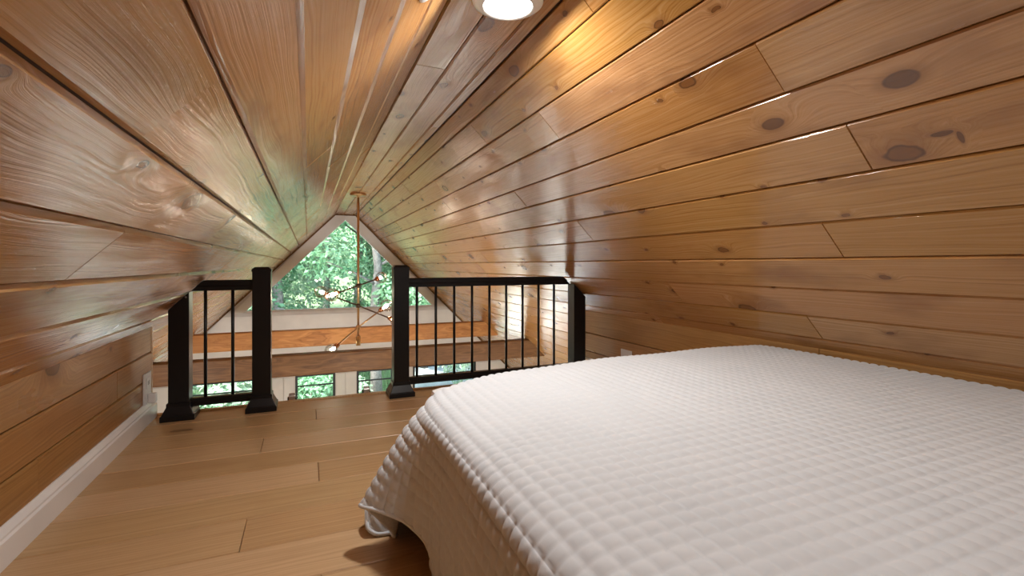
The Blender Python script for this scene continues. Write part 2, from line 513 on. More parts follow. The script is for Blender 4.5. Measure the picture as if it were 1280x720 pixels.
# ------------------------------------------------------------------ loft floor
fl = MB().box((KL-.14, BACK_Y, -.34), (KR+.14, EDGE_Y - .005, -.022))
floor = struct(fl.build('floor', M['gap']))
rows = [3.872, 3.63, 3.39, 3.145, 2.90, 2.66, 2.42, 2.175, 1.93, 1.69]
while rows[-1] > BACK_Y + .25: rows.append(rows[-1] - .2425)
jx = [1.3, .05, 1.1, -.235, .9, .047, .8, -.222, .95, .039]
for i, (hi, lo) in enumerate(zip(rows[:-1], rows[1:])):
    f = jx[i] if i < len(jx) else random.uniform(-.6, 1.2)
    xs = cut(KL, KR, f, (1.7, 2.3))
    for a, b in zip(xs[:-1], xs[1:]):
        plank(floor, M['oak'], (a, hi, 0), (0, -1, 0), (1, 0, 0), hi - lo, b - a, t=.02, g=.0035, proud=random.uniform(-.0008, .0006))
struct(MB().prism([(3.874,-.34),(3.874,0.0),(3.885,.006),(3.925,.006),(3.94,-.002),(3.945,-.02),(3.94,-.34)], 'x', KL, KR).build('trim_3', M['oak']))

# ------------------------------------------------------------------ the room below: floor, side walls, gable wall
struct(MB().box((XL_OUT-.2, BACK_Y, LOW_Z-.2), (XR_OUT+.2, GABLE_Y+.15, LOW_Z)).build('floor_lower', M['oak']))
ADDED_WIN_Y = [(4.7, 6.4), (7.4, 9.1)]  # openings for the added side windows
SW0, SW1 = -3.9, -1.85
def side_wall(name, xa, xb):
    m = MB()
    m.box((xa, BACK_Y, LOW_Z), (xb, GABLE_Y, SW0)); m.box((xa, BACK_Y, SW1), (xb, GABLE_Y, SLOPE_END_Z+.03))
    ys = [BACK_Y] + [v for w in ADDED_WIN_Y for v in w] + [GABLE_Y]
    for i in range(0, len(ys), 2):
        m.box((xa, ys[i], SW0), (xb, ys[i+1], SW1))
    struct(m.build(name, M['wall_paint']))
side_wall('wall_west', XL_OUT-.18, XL_OUT)
side_wall('wall_east', XR_OUT, XR_OUT+.18)
struct(MB().box((XL_OUT-.1, EDGE_Y-.35, LOW_Z), (XR_OUT+.1, EDGE_Y-.2, -.34)).build('wall_north', M['wall_paint']))

G0, G1 = GABLE_Y, GABLE_Y + .14
SILL_Z = .06                      # foot of the triangular window
GL = lambda z: z - 1.27           # left glass edge x at height z
GR = lambda z: 2.74 - z
APEX = (XC+.005, 2.005)
HEAD, FOOT = -1.26, -4.05
W_X = [(-2.15, -.67), (-.24, .53), (.96, 1.73), (2.16, 3.64)]
m = MB()
m.prism([(GL(SILL_Z), SILL_Z), APEX, (SL_X-.03, RIDGE_Z+.06), (SILL_Z-1.60, SILL_Z)], 'y', G0, G1)
m.prism([(GR(SILL_Z), SILL_Z), APEX, (SR_X+.03, RIDGE_Z+.06), (3.06-SILL_Z, SILL_Z)], 'y', G0, G1)
m.prism([APEX, (SL_X-.03, RIDGE_Z+.06), (SR_X+.03, RIDGE_Z+.06)], 'y', G0, G1)
m.prism([(SILL_Z-1.6, SILL_Z), (3.06-SILL_Z, SILL_Z), (3.06-HEAD, HEAD), (HEAD-1.6, HEAD)], 'y', G0, G1)
xs = [XL_OUT-.1] + [v for w in W_X for v in w] + [XR_OUT+.1]
for i in range(0, len(xs), 2):
    m.box((xs[i], G0, LOW_Z), (xs[i+1], G1, HEAD))
for a, b in W_X:
    m.box((a, G0, LOW_Z), (b, G1, FOOT))
wall_back = struct(m.build('wall_back', M['wall_paint']))
# flat casing boards beside the lower windows, a joint between each pair
for a, b in ((XL_OUT+.02, -2.17), (-.655, -.465), (-.445, -.255), (.545, .722), (.738, .945), (1.745, 1.93), (1.95, 2.145), (3.655, XR_OUT-.02)):
    MB().box((a, G0-.03, LOW_Z), (b, G0+.002, HEAD-.03)).build('casing_board', M['white_paint'], wall_back, bevel=.004)
# wide white band of boards between the triangle and the lower windows
for a, b in ((-1.03, -.40), (-.39, -.02)):
    MB().prism([(a+.03-1.5, a), (2.96-a, a), (2.96-b, b), (b-1.5, b)], 'y', G0-.02, G0+.002).build('band_board', M['white_paint'], wall_back)
# rake casing of the triangular window, and the brown trim strip that paints in the shadow gap at the ceiling
m = MB()
m.prism([(GL(SILL_Z)-.17, SILL_Z-.02), (GL(SILL_Z)+.02, SILL_Z-.02), (APEX[0], APEX[1]-.03), (APEX[0], APEX[1]+.03), (SL_X+.05, RIDGE_Z-.01), (SL_X-.01, RIDGE_Z-.03)], 'y', G0-.03, G0+.002)
m.build('rake_casing', M['white_paint'], wall_back)
m = MB()
m.prism([(GR(SILL_Z)+.17, SILL_Z-.02), (GR(SILL_Z)-.02, SILL_Z-.02), (APEX[0], APEX[1]-.03), (APEX[0], APEX[1]+.03), (SR_X-.05, RIDGE_Z-.01), (SR_X+.01, RIDGE_Z-.03)], 'y', G0-.03, G0+.002)
m.build('rake_casing', M['white_paint'], wall_back)
m = MB()
for s, c in ((1, 1.54), (-1, 3.0)):
    za, zb = -1.5, RIDGE_Z
    xa = (za - c)/s; xb = (zb - c)/s
    m.prism([(xa, za), (xb, zb), (xb, zb-.035), (xa, za-.035)] if s > 0 else [(xa, za), (xb, zb), (xb, zb-.035), (xa, za-.035)], 'y', G0-.05, G0-.005)
m.box((SL_X, G0-.05, RIDGE_Z-.02), (SR_X, G0-.005, RIDGE_Z))
struct(m.build('trim_4', M['beam']))

# triangular window
win = link('window_1', None); struct(win)
A, B, C = (GL(SILL_Z), SILL_Z), APEX, (GR(SILL_Z), SILL_Z)
def inset(p, t, c=(.735, .75)):
    return (p[0] + (c[0]-p[0])*t, p[1] + (c[1]-p[1])*t)
m = MB()
tri = [A, B, C]
for i in range(3):
    p, q = tri[i], tri[(i+1) % 3]
    m.prism([p, q, inset(q, .045), inset(p, .045)], 'y', G0+.02, G0+.09)
m.build('window_frame', M['white_paint'], win)
m = MB(); m.prism([inset(p, .04) for p in tri], 'y', G0+.05, G0+.06)
m.build('pane', M['glass'], win)
# lower windows
for i, (a, b) in enumerate(W_X):
    w = link('window_%d' % (i+2), None); struct(w)
    f = .045
    m = MB()
    m.box((a, G0+.01, FOOT), (a+f, G0+.1, HEAD)); m.box((b-f, G0+.01, FOOT), (b, G0+.1, HEAD))
    m.box((a+f, G0+.01, HEAD-f), (b-f, G0+.1, HEAD)); m.box((a+f, G0+.01, FOOT), (b-f, G0+.1, FOOT+f))
    m.build('window_frame', M['black_frame'], w)
    MB().box((a+f, G0+.03, -1.513), (b-f, G0+.07, -1.488)).build('muntin', M['black_frame'], w)
    MB().box((a+f, G0+.045, FOOT+f), (b-f, G0+.055, HEAD-f)).build('pane', M['glass'], w)

k = 5  # side windows added out of view to let more light into the great room
for xa in (XL_OUT-.12, XR_OUT+.04):
    for a, b in ADDED_WIN_Y:
        k += 1
        w = link('window_%d' % k, None); struct(w); f = .045
        m = MB()
        m.box((xa, a, SW0), (xa+.08, a+f, SW1)); m.box((xa, b-f, SW0), (xa+.08, b, SW1))
        m.box((xa, a+f, SW0), (xa+.08, b-f, SW0+f)); m.box((xa, a+f, SW1-f), (xa+.08, b-f, SW1))
        m.build('window_frame', M['black_frame'], w)
        MB().box((xa+.035, a+f, SW0+f), (xa+.045, b-f, SW1-f)).build('pane', M['glass'], w)

# ------------------------------------------------------------------ timber beams across the room
def beam(y0, y1, zt, zb, mat, label):
    # planed timber with ends cut to the slope; local y of the grain runs along the beam
    x0t, x0b = zt - 1.54, zb - 1.54
    x1t, x1b = 3.0 - zt, 3.0 - zb
    c = .012
    prof = [(y0, zb+c), (y0+c, zb), (y1-c, zb), (y1, zb+c), (y1, zt-c), (y1-c, zt), (y0+c, zt), (y0, zt-c)]
    n = len(prof)
    # local frame: x = -(world y), y = world x
    vs = [(-(p[0]-y0), p[1]-1.54, p[1]-zb) for p in prof] + [(-(p[0]-y0), 3.0-p[1], p[1]-zb) for p in prof]
    fs = [tuple(range(n)), tuple(range(2*n-1, n-1, -1))] + [(i, i+n, (i+1) % n+n, (i+1) % n) for i in range(n)]
    o = MB().add(vs, fs).build('ceiling_beam', mat)
    o.location = (0, y0*K, zb*K); o.rotation_euler = (0, 0, -PI/2)
    return tag(o, label, 'beam', None)
beam(6.85, 7.03, -.163, -.435, M['beam'], 'brown timber beam across the room, the nearer and darker of the two')
beam(8.65, 8.83, -.070, -.345, M['beam_lit'], 'orange timber beam across the room, the farther one below the triangular window')

# ------------------------------------------------------------------ railings
PY = 3.78
def post(parent, x, top, slope=None):
    h = .0575
    m = MB()
    if slope is None:
        m.box((-h,-h,.10), (h,h,top-.03))
    else:
        s, c = slope       # top cut to the ceiling: z = s*x + c
        zl, zr = s*(x-h)+c-.004, s*(x+h)+c-.004
        m.add([(-h,-h,.1),(h,-h,.1),(h,h,.1),(-h,h,.1),(-h,-h,zl),(h,-h,zr),(h,h,zr),(-h,h,zl)],
              [(0,3,2,1),(4,5,6,7),(0,1,5,4),(1,2,6,5),(2,3,7,6),(3,0,4,7)])
    p = m.build('newel_post', M['black'], parent, (x, PY, 0), bevel=.004)
    if slope is None:
        a = MB()
        w = h + .003
        a.add([(-w,-w,top-.032),(w,-w,top-.032),(w,w,top-.032),(-w,w,top-.032),
               (-w,-w,top-.018),(w,-w,top-.018),(w,w,top-.018),(-w,w,top-.018),
               (-w+.018,-w+.018,top),(w-.018,-w+.018,top),(w-.018,w-.018,top),(-w+.018,w-.018,top)],
              [(0,3,2,1)]+[(i,(i+1)%4,(i+1)%4+4,i+4) for i in range(4)]+[(i+4,(i+1)%4+4,(i+1)%4+8,i+8) for i in range(4)]+[(8,9,10,11)])
        a.build('post_cap', M['black'], p)
    b = MB()
    def ring(w, z): return [(-w,-w,z),(w,-w,z),(w,w,z),(-w,w,z)]
    vs = ring(.095,.001)+ring(.095,.034)+ring(.088,.040)+ring(.066,.088)+ring(.066,.108)+ring(.059,.113)
    fs = [(0,3,2,1)]
    for j in range(5):
        fs += [(j*4+i, j*4+(i+1)%4, j*4+4+(i+1)%4, j*4+4+i) for i in range(4)]
    fs.append((20,21,22,23))
    b.add(vs, fs).build('post_base', M['black'], p, bevel=.003)
    return p
def rail_profile(zt, w=.030, h=.070):
    return [(-w*.75,zt-h),(w*.75,zt-h),(w*.75,zt-h*.62),(w,zt-h*.52),(w,zt-h*.16),(w*.7,zt),(-w*.7,zt),(-w,zt-h*.16),(-w,zt-h*.52),(-w*.75,zt-h*.62)]
def sloped_rail(parent, xa, xb, zt, cut_a=None, cut_b=None, name='top_rail', h=.07):
    prof = rail_profile(zt, h=h)
    n = len(prof)
    va = [((cut_a(p[1]) if cut_a else xa), PY+p[0], p[1]) for p in prof]
    vb = [((cut_b(p[1]) if cut_b else xb), PY+p[0], p[1]) for p in prof]
    fs = [tuple(range(n)), tuple(range(2*n-1, n-1, -1))] + [(i, i+n, (i+1) % n+n, (i+1) % n) for i in range(n)]
    return MB().add(va+vb, fs).build(name, M['black'], parent)
RT = .898
def balusters(parent, xs):
    for x in xs:
        MB().tube([(x, PY, .122), (x, PY, RT-.066)], .0105, 10).build('baluster', M['black'], parent)

ra = thing('railing', 'short black railing section with two balusters, left of the ladder opening', 'railing', (0,0,0))
post(ra, -.770, .9, (1, 1.54)); post(ra, -.293, .985)
sloped_rail(ra, 0, -.293-.0575, RT, cut_a=lambda z: z - 1.54 + .004)
sloped_rail(ra, -.7125, -.3505, .122, name='bottom_rail', h=.052)
balusters(ra, (-.63, -.471))
for z in (.84,):
    MB().ball((-.73, PY-.0575, .79), .006, 8, 6).build('screw', M['steel'], ra)
rb = thing('railing', 'long black railing section with nine balusters, behind the bed foot', 'railing', (0,0,0))
post(rb, .655, .998); post(rb, 2.21, .9, (-1, 2.99))
sloped_rail(rb, .7125, 0, RT, cut_b=lambda z: 2.96 - z)
sloped_rail(rb, .7125, 2.1525, .130, name='bottom_rail', h=.052)
balusters(rb, [.782 + .1501*k for k in range(9)])

# ------------------------------------------------------------------ ladder below the opening
ld = thing('ladder', 'black loft ladder whose two stile tops show past the floor edge', 'ladder', (0,0,0))
for x in (-.11, .43):
    p = MB().prism([(4.02,-.004),(4.08,-.004),(4.95,LOW_Z+.001),(4.89,LOW_Z+.001)], 'x', x-.033, x+.033).build('stile', M['black'], ld, bevel=.004)
    MB().prism([(4.0,-.02),(4.055,-.01),(4.05,.012),(4.035,.030),(4.02,.034),(4.004,.014)], 'x', x-.022, x+.022).build('stile_bracket', M['steel'], p, bevel=.004)
for k in range(1, 12):
    z = -.36*k; y = 4.02 + (-z)/4.3*.87
    MB().box((-.077, y, z-.012), (.397, y+.07, z+.012)).build('rung', M['black'], ld)

# ------------------------------------------------------------------ round ceiling lights (on the ridge strip)
def disk_light(y, label, watts):
    t = thing('ceiling_light', label, 'light', (.737, y, RIDGE_Z))
    MB().lathe([(.0,-.001),(.142,-.001),(.142,-.010),(.132,-.018),(.108,-.030),(.100,-.031),(.098,-.026)], 48).build('trim_ring', M['plastic'], t)
    MB().lathe([(.0,-.030),(.05,-.030),(.09,-.028),(.0985,-.024)], 48).build('lens', M['lens'], t)
    L = bpy.data.lights.new('ceiling_light_glow', 'AREA'); L.shape = 'DISK'; L.size = .19*K
    L.energy = watts; L.color = (1.0, .985, .965)
    lo = bpy.data.objects.new('ceiling_light_glow', L); col.objects.link(lo)
    lo.location = (0, 0, -.034*K); lo.parent = t
    return t
disk_light(1.80, 'round white ceiling light glowing on the ridge strip above the bed', DISK_W)
disk_light(-.75, 'added round ceiling light, unseen on the ridge strip behind the camera', DISK_W*.5)  # extra lamp added out of view to brighten the bed
# unseen wall lights added under the loft to brighten the great room
for x, w in ((-1.7, 'left of the three'), (.73, 'middle of the three'), (3.1, 'right of the three')):
    t = thing('fill_wall_light', 'added half-cylinder fill light, unseen under the loft, ' + w, 'light', (x, EDGE_Y-.2, -1.3))
    MB().box((-.10,0,-.16),(.10,.02,.16)).build('back_plate', M['plastic'], t, bevel=.004)
    MB().prism([(.09*math.cos(PI*k/12), .02+.13*math.sin(PI*k/12)) for k in range(13)], 'z', -.14, .14).build('shade', M['lens'], t)
    L = bpy.data.lights.new('fill_wall_light_glow', 'AREA'); L.shape = 'RECTANGLE'; L.size = .18*K; L.size_y = .28*K
    L.energy = FILL_W; L.color = (1.0, .95, .88)
    lo = bpy.data.objects.new('fill_wall_light_glow', L); col.objects.link(lo); lo.parent = t
    lo.location = (0, .165*K, 0); lo.rotation_euler = (PI/2, 0, 0)
# edge of a small round cover on the left slope near the ridge
t = MB().lathe([(0,0),(.05,0),(.05,-.006),(.044,-.010),(0,-.012)], 32).build('cover_plate', M['plastic'])
t.location = Vector((.375, 1.60, 1.915))*K; t.rotation_euler = (0, -PI/4, 0)
tag(t, 'small round white cover plate on the left slope near the ridge', 'plate')

# ------------------------------------------------------------------ chandelier
CHX, CHY = .69, 7.57
ch = thing('chandelier', 'brass chandelier with tilted arms and clear glass globes hanging in the great room', 'chandelier', (CHX, CHY, RIDGE_Z))
MB().lathe([(0,-.002),(.115,-.002),(.115,-.028),(.10,-.034),(.03,-.036),(.02,-.06),(0,-.06)], 28).build('canopy', M['brass'], ch)
ZT = RIDGE_Z
rod = MB().tube([(0,0,-.05),(0,0,-2.19)], .0165, 10).tube([(0,0,-2.12),(0,0,-2.26)], .034, 14)
rod.build('rod', M['brass'], ch)
rt = Vector((math.cos(YAW), -math.sin(YAW), 0)); fw = Vector((math.sin(YAW), math.cos(YAW), 0))
def arm(z, ends, mat):
    """ends: (right, away, up) of each socket from the hub"""
    hub = Vector((0, 0, z - ZT))
    E = [hub + rt*e[0] + fw*e[1] + Vector((0,0,e[2])) for e in ends]
    m = MB().tube([E[0], hub, E[1]], .0115, 8)
    m.tube([hub - Vector((0,0,.03)), hub + Vector((0,0,.03))], .030, 12)
    a = m.build('arm', mat, ch)
    for e in E:
        d = (e - hub).normalized()
        MB().tube([e - d*.03, e + d*.005, e + d*.035], [.024, .036, .036], 14).build('socket', M['copper'], a)
        MB().ball(e + d*.115, .094, 24, 16).build('globe', M['globe'], a)
        b = e + d*.088
        MB().tube([e + d*.03, e + d*.05, b, b + d*.03, b + d*.045], [.012, .016, .026, .020, .003], 12).build('bulb', M['bulb'], a)
    return a
arm(.690, [(-.16, -.42, -.085), (.16, .42, .085)], M['bronze'])
arm(.392, [(-.50, .10, .165), (.50, -.10, -.18)], M['bronze'])
arm(.070, [(-.29, -.06, -.26), (.32, .06, .25)], M['brass'])

# ------------------------------------------------------------------ outlets
def outlet(x, y, z, s, label, plug):
    t = thing('outlet', label, 'outlet', (x, y, z))
    w, h, d = .072, .112, .010
    MB().box((0,-w,-h), (s*d,w,h)).build('cover_plate', M['plastic'], t, bevel=.004)
    for k in (-1, 1):
        r = MB().box((s*d,-.036,k*.048-.034), (s*(d+.004),.036,k*.048+.034)).build('receptacle', M['plastic'], t, bevel=.003)
        for q in (-.013, .013):
            MB().box((s*(d+.0038), q-.003, k*.048-.012), (s*(d+.0046), q+.003, k*.048+.014)).build('slot', M['slot'], r)
    if plug:
        MB().box((s*(d+.004),-.024,-.080), (s*(d+.045),.024,-.020)).build('plug', M['plastic'], t, bevel=.008)
    return t
outlet(KL, 3.735, .205, 1, 'white wall outlet with a small plug, low on the left wall by the railing', True)
outlet(KR, 3.34, .185, -1, 'white wall outlet on the right wall, mostly hidden behind the bed', False)

# ------------------------------------------------------------------ bed
BX0, BX1, BY0, BY1 = .385, 2.40, -.75, 2.10
bf = thing('bed_frame', 'low black metal bed frame under the mattress', 'bed frame', (BX0, BY1, 0))
m = MB()
o3 = lambda x, y, z: (x - BX0, y - BY1, z)
m.box(o3(.46, BY0+.05, .16), o3(2.36, BY0+.09, .20)); m.box(o3(.46, 2.0, .16), o3(2.36, 2.04, .20))
m.box(o3(.46, BY0+.05, .16), o3(.50, 2.04, .20)); m.box(o3(2.32, BY0+.05, .16), o3(2.36, 2.04, .20))
m.build('frame', M['black'], bf)
for k in range(12):
    y = BY0 + .15 + k*.165
    MB().box(o3(.47, y, .195), o3(2.35, y+.07, .215)).build('slat', M['black'], bf)
for x in (.40, 1.40, 2.33):
    for y in (BY0+.06, .62, 1.84):
        MB().box(o3(x-.022, y-.022, .001), o3(x+.022, y+.022, .165)).build('leg', M['black'], bf)
for y in (BY0+.06, .62, 1.84):
    MB().box(o3(.38, y-.02, .145), o3(2.35, y+.02, .165)).build('cross_bar', M['black'], bf)
mt = MB().box((.44, BY0, .216), (2.38, 1.93, .515)).build('mattress', M['mattress'], None, bevel=.05)
tag(mt, 'white mattress on the low black frame, covered by the quilt', 'mattress')

# quilt: rectangular top grid + a hanging strip welded along the left and foot edges
CELL, SUB = .0405, 8
STEP = CELL / SUB
QX0, QX1, QY0, QY1 = .365, 2.405, -.75, 2.13
nx = int(round((QX1-QX0)/STEP)) + 1
ny = int(round((QY1-QY0)/STEP)) + 1
def top_pos(a, b):
    """a from the left edge, b from the foot edge (towards the head)"""
    x = QX0 + a; y = QY1 - b
    x = x + .06*np.exp(-b/.18 - a/.30)
    y = y - .29*np.exp(-(a/.42)**1.15 - b/.55)
    z = np.full_like(x, .540)
    e = np.minimum(np.minimum(a, b*1.0), 9)
    z = z - .030*np.exp(-e/.032) - .012*np.exp(-e/.10)
    z = z - .030*np.exp(-(a+b)/.16)
    z = z + .006*np.sin(x*2.1+.6)*np.sin(y*1.9) + .003*np.sin(x*9+y*4)*np.exp(-e/.6)
    return x, y, z
ia, jb = np.meshgrid(np.arange(nx), np.arange(ny), indexing='ij')
ta, tb = ia*STEP, jb*STEP
X, Y, Z = top_pos(ta, tb)
TOP = np.stack([X, Y, Z], -1)

def puff(u, v):
    a = np.abs(np.sin(PI*u/CELL)); b = np.abs(np.sin(PI*v/CELL))
    return .0085*(a*b)**.40 - .003
def grid_normals(P):
    du = np.gradient(P, axis=0); dv = np.gradient(P, axis=1)
    n = np.cross(du, dv); n /= np.linalg.norm(n, axis=-1, keepdims=True) + 1e-12
    return n
NT_ = grid_normals(TOP)
if NT_[nx//2, ny//2, 2] < 0: NT_ = -NT_
wob = .0035*np.sin(ta*5+1.3*tb)
H_top = puff(ta + wob, tb - .003*np.sin(tb*3+2*ta))

# boundary columns: left edge from the head to the corner, then along the foot edge
cols = [(0, j) for j in range(ny-1, -1, -1)] + [(i, 0) for i in range(1, nx)]
tpar = np.array([QY1 - j*STEP if i == 0 else QY1 + i*STEP for i, j in cols])
HEM = [(-.80,.335,-.80,.012),(.4,.335,.40,.012),(1.2,.345,1.21,.012),(1.40,.355,1.40,.014),(1.49,.356,1.452,.035),(1.55,.352,1.474,.095),(1.60,.340,1.500,.135),
       (1.66,.315,1.558,.152),(1.73,.280,1.620,.163),(1.84,.225,1.695,.164),(1.96,.168,1.773,.160),(2.02,.205,1.795,.125),(2.09,.288,1.772,.030),(2.15,.283,1.832,.009),(2.20,.235,1.838,.012),(2.25,.200,1.855,.040),(2.31,.205,1.91,.08),(2.38,.29,1.99,.04),(2.46,.42,2.06,.015),
       (2.58,.56,2.12,.014),(2.8,.76,2.20,.014),(3.1,1.05,2.225,.014),(3.6,1.5,2.235,.014),(4.3,2.2,2.235,.014)]
HEM = np.array(HEM)
def pchip(xs, ys, x):
    h = np.diff(xs); dlt = np.diff(ys)/h
    mm = np.zeros_like(ys)
    mm[1:-1] = np.where(dlt[1:]*dlt[:-1] > 0, 2*dlt[1:]*dlt[:-1]/(dlt[1:]+dlt[:-1]+1e-12), 0)
    mm[0], mm[-1] = dlt[0], dlt[-1]
    k = np.clip(np.searchsorted(xs, x) - 1, 0, len(h)-1)
    t = (x - xs[k])/h[k]
    return ((2*t**3-3*t**2+1)*ys[k] + (t**3-2*t**2+t)*h[k]*mm[k] + (-2*t**3+3*t**2)*ys[k+1] + (t**3-t**2)*h[k]*mm[k+1])
HP = np.stack([pchip(HEM[:,0], HEM[:,c], tpar) for c in (1,2,3)], -1)
PP = np.array([TOP[i, j] for i, j in cols])
tang = np.gradient(PP, axis=0); tang[:,2] = 0
outn = np.stack([-tang[:,1], tang[:,0], np.zeros(len(cols))], -1)
outn /= np.linalg.norm(outn, axis=1, keepdims=True) + 1e-12
ker = np.ones(41)/41
for c in range(2):
    outn[:,c] = np.convolve(np.pad(outn[:,c], 20, 'edge'), ker, 'valid')
outn /= np.linalg.norm(outn, axis=1, keepdims=True) + 1e-12
nq = 13*SUB + 1
q = np.linspace(0, 1, nq)[None,:,None]
P0 = PP[:,None,:]; P3 = HP[:,None,:]
fin = np.exp(-((tpar-2.0)/.22)**2)[:,None,None]
P1 = P0 + outn[:,None,:]*(.028 + .03*fin) + np.array([0,0,-.042])
mid = P0 + (P3-P0)*np.array([.80,.80,.42])
P2 = mid*(1-fin) + (P0*.45+P3*.55 + np.array([0,0,.03]))*fin
STR = (1-q)**3*P0 + 3*(1-q)**2*q*P1 + 3*(1-q)*q**2*P2 + q**3*P3
# gentle hanging folds
amp = (.010*np.sin(tpar*9.0)+.006*np.sin(tpar*17+1))[:,None,None]*(q**1.2)*(1-fin)
STR = STR + outn[:,None,:]*amp*.5
NS = grid_normals(STR)
if NS[nx//4, 20, 0] > 0: NS = -NS
arc = np.concatenate([[0], np.cumsum(np.linalg.norm(np.diff(STR[:, nq//2], axis=0), axis=1))])
base_len = np.concatenate([[0], np.cumsum(np.linalg.norm(np.diff(PP, axis=0), axis=1))])
lon = np.interp(arc, arc, arc)
c0 = np.argmin(np.abs(tpar-1.40))
lon = tpar[0] + (arc - arc[c0]) + (tpar[c0]-tpar[0])
drop = np.cumsum(np.concatenate([np.zeros((len(cols),1)), np.linalg.norm(np.diff(STR, axis=1), axis=2)], 1), 1)
phase = (QY1 - lon)
H_str = puff(phase[:,None] + 0*drop, drop)
# soften at the weld
NB = np.array([NT_[i, j] for i, j in cols]) + NS[:, 1]
NB /= np.linalg.norm(NB, axis=1, keepdims=True)
TOPD = TOP + NT_*H_top[..., None]
STRD = STR + NS*H_str[..., None]
for k, (i, j) in enumerate(cols):
    TOPD[i, j] = TOP[i, j] - NB[k]*.001
vid = np.arange(nx*ny).reshape(nx, ny)
sid = np.zeros((len(cols), nq), int)
sid[:, 0] = [vid[i, j] for i, j in cols]
sid[:, 1:] = nx*ny + np.arange(len(cols)*(nq-1)).reshape(len(cols), nq-1)
V = np.concatenate([TOPD.reshape(-1, 3), STRD[:, 1:].reshape(-1, 3)])*K
F1 = np.stack([vid[:-1,:-1], vid[:-1,1:], vid[1:,1:], vid[1:,:-1]], -1).reshape(-1, 4)
F2 = np.stack([sid[:-1,:-1], sid[1:,:-1], sid[1:,1:], sid[:-1,1:]], -1).reshape(-1, 4)
def np_mesh(name, V, F, mat):
    me = bpy.data.meshes.new(name)
    me.vertices.add(len(V)); me.vertices.foreach_set('co', V.astype(np.float32).ravel())
    n = F.shape[1]
    me.loops.add(F.size); me.loops.foreach_set('vertex_index', F.astype(np.int32).ravel())
    me.polygons.add(len(F)); me.polygons.foreach_set('loop_start', np.arange(0, F.size, n, dtype=np.int32))
    me.materials.append(mat)
    me.update(calc_edges=True); me.validate()
    return me
qm = np_mesh('quilt', V, np.concatenate([F1, F2]), M['quilt'])
qm.polygons.foreach_set('use_smooth', [True]*len(qm.polygons))
quilt = link('quilt', qm)
tag(quilt, 'pale grey quilted bedspread draped over the bed to the floor', 'quilt')
# binding along the hem, and the plain reverse side
MB().tube([tuple(p) for p in HP[::3]], .0075, 8).build('hem_binding', M['quilt'], quilt)
LN = (STR - NS*.010)[::4, ::4]
lid = np.arange(LN.shape[0]*LN.shape[1]).reshape(LN.shape[:2])
lm = np_mesh('lining', LN.reshape(-1, 3)*K, np.stack([lid[:-1,:-1], lid[1:,:-1], lid[1:,1:], lid[:-1,1:]], -1).reshape(-1, 4), M['mattress'])
lm.polygons.foreach_set('use_smooth', [True]*len(lm.polygons))
link('lining', lm, quilt)

# pale boards added out of view along the gable to bounce white light indoors
dk = struct(MB().box((-6/K, GABLE_Y+.16, LOW_Z-.2), (7/K, 11.6/K, LOW_Z-.08)).build('deck', M['gap']))
y = GABLE_Y + .16
while y < 11.5/K:
    plank(dk, M['deck'], (-6/K, y+.2, LOW_Z-.05), (0,-1,0), (1,0,0), .2, 13/K, t=.028, g=.004, name='board')
    y += .205

# ------------------------------------------------------------------ outside: ground, trees, shrubs, grass
def terrain(x, y):
    """metres; level by the house, rising into the wood"""
    d = max(0.0, y - 12.0)
    return LOW_Z*K - .25 + .012*d*d*(1 if d < 16 else 0) + (0 if d < 16 else .012*256 + .38*(d-16)) + .12*math.sin(x*.7)*math.sin(y*.5)
m = MB()
N = 40
gx = [-30 + 62*i/N for i in range(N+1)]; gy = [-8 + 56*j/N for j in range(N+1)]
m.add([(x/K, y/K, terrain(x, y)/K) for x in gx for y in gy],
      [(i*(N+1)+j, (i+1)*(N+1)+j, (i+1)*(N+1)+j+1, i*(N+1)+j+1) for i in range(N) for j in range(N)], True)
struct(m.build('ground', M['ground']))
m = MB()
NX, NY = 14, 18
px = [2.7 + 5.5*i/NX for i in range(NX+1)]; py = [12.6 + 7.5*j/NY for j in range(NY+1)]
m.add([(x/K, y/K, (terrain(x, y)+.05)/K) for x in px for y in py],
      [(i*(NY+1)+j, (i+1)*(NY+1)+j, (i+1)*(NY+1)+j+1, i*(NY+1)+j+1) for i in range(NX) for j in range(NY)], True)
struct(m.build('path', M['gravel']))

def leaf_cloud(centres, n, size, seed, flat=.6):
    """many small folded leaves as one mesh; centres = (x,y,z,r)"""
    g = np.random.default_rng(seed)
    cs = np.array(centres)
    w = cs[:,3]**2; w = w/w.sum()
    idx = g.choice(len(cs), n, p=w)
    d = g.normal(size=(n,3)); d /= np.linalg.norm(d, axis=1, keepdims=True)
    r = cs[idx,3]*(.55+.45*g.random(n)**.5)
    P = cs[idx,:3] + d*r[:,None]*np.array([1,1,.75])
    nrm = d*.5 + g.normal(size=(n,3))*.55 + np.array([0,0,flat]); nrm /= np.linalg.norm(nrm, axis=1, keepdims=True)
    t = np.cross(nrm, g.normal(size=(n,3))); t /= np.linalg.norm(t, axis=1, keepdims=True)
    b = np.cross(nrm, t)
    s = size*(.7+.6*g.random(n))[:,None]
    v0 = P - t*s*.5; v1 = P + b*s*.28 + nrm*s*.08; v2 = P + t*s*.5 - nrm*s*.06; v3 = P - b*s*.28 + nrm*s*.08
    V = np.stack([v0, v1, v2, v3], 1).reshape(-1, 3)
    F = np.arange(4*n).reshape(n, 4)
    T = np.concatenate([F[:, [0,1,2]], F[:, [0,2,3]]])
    return V, T

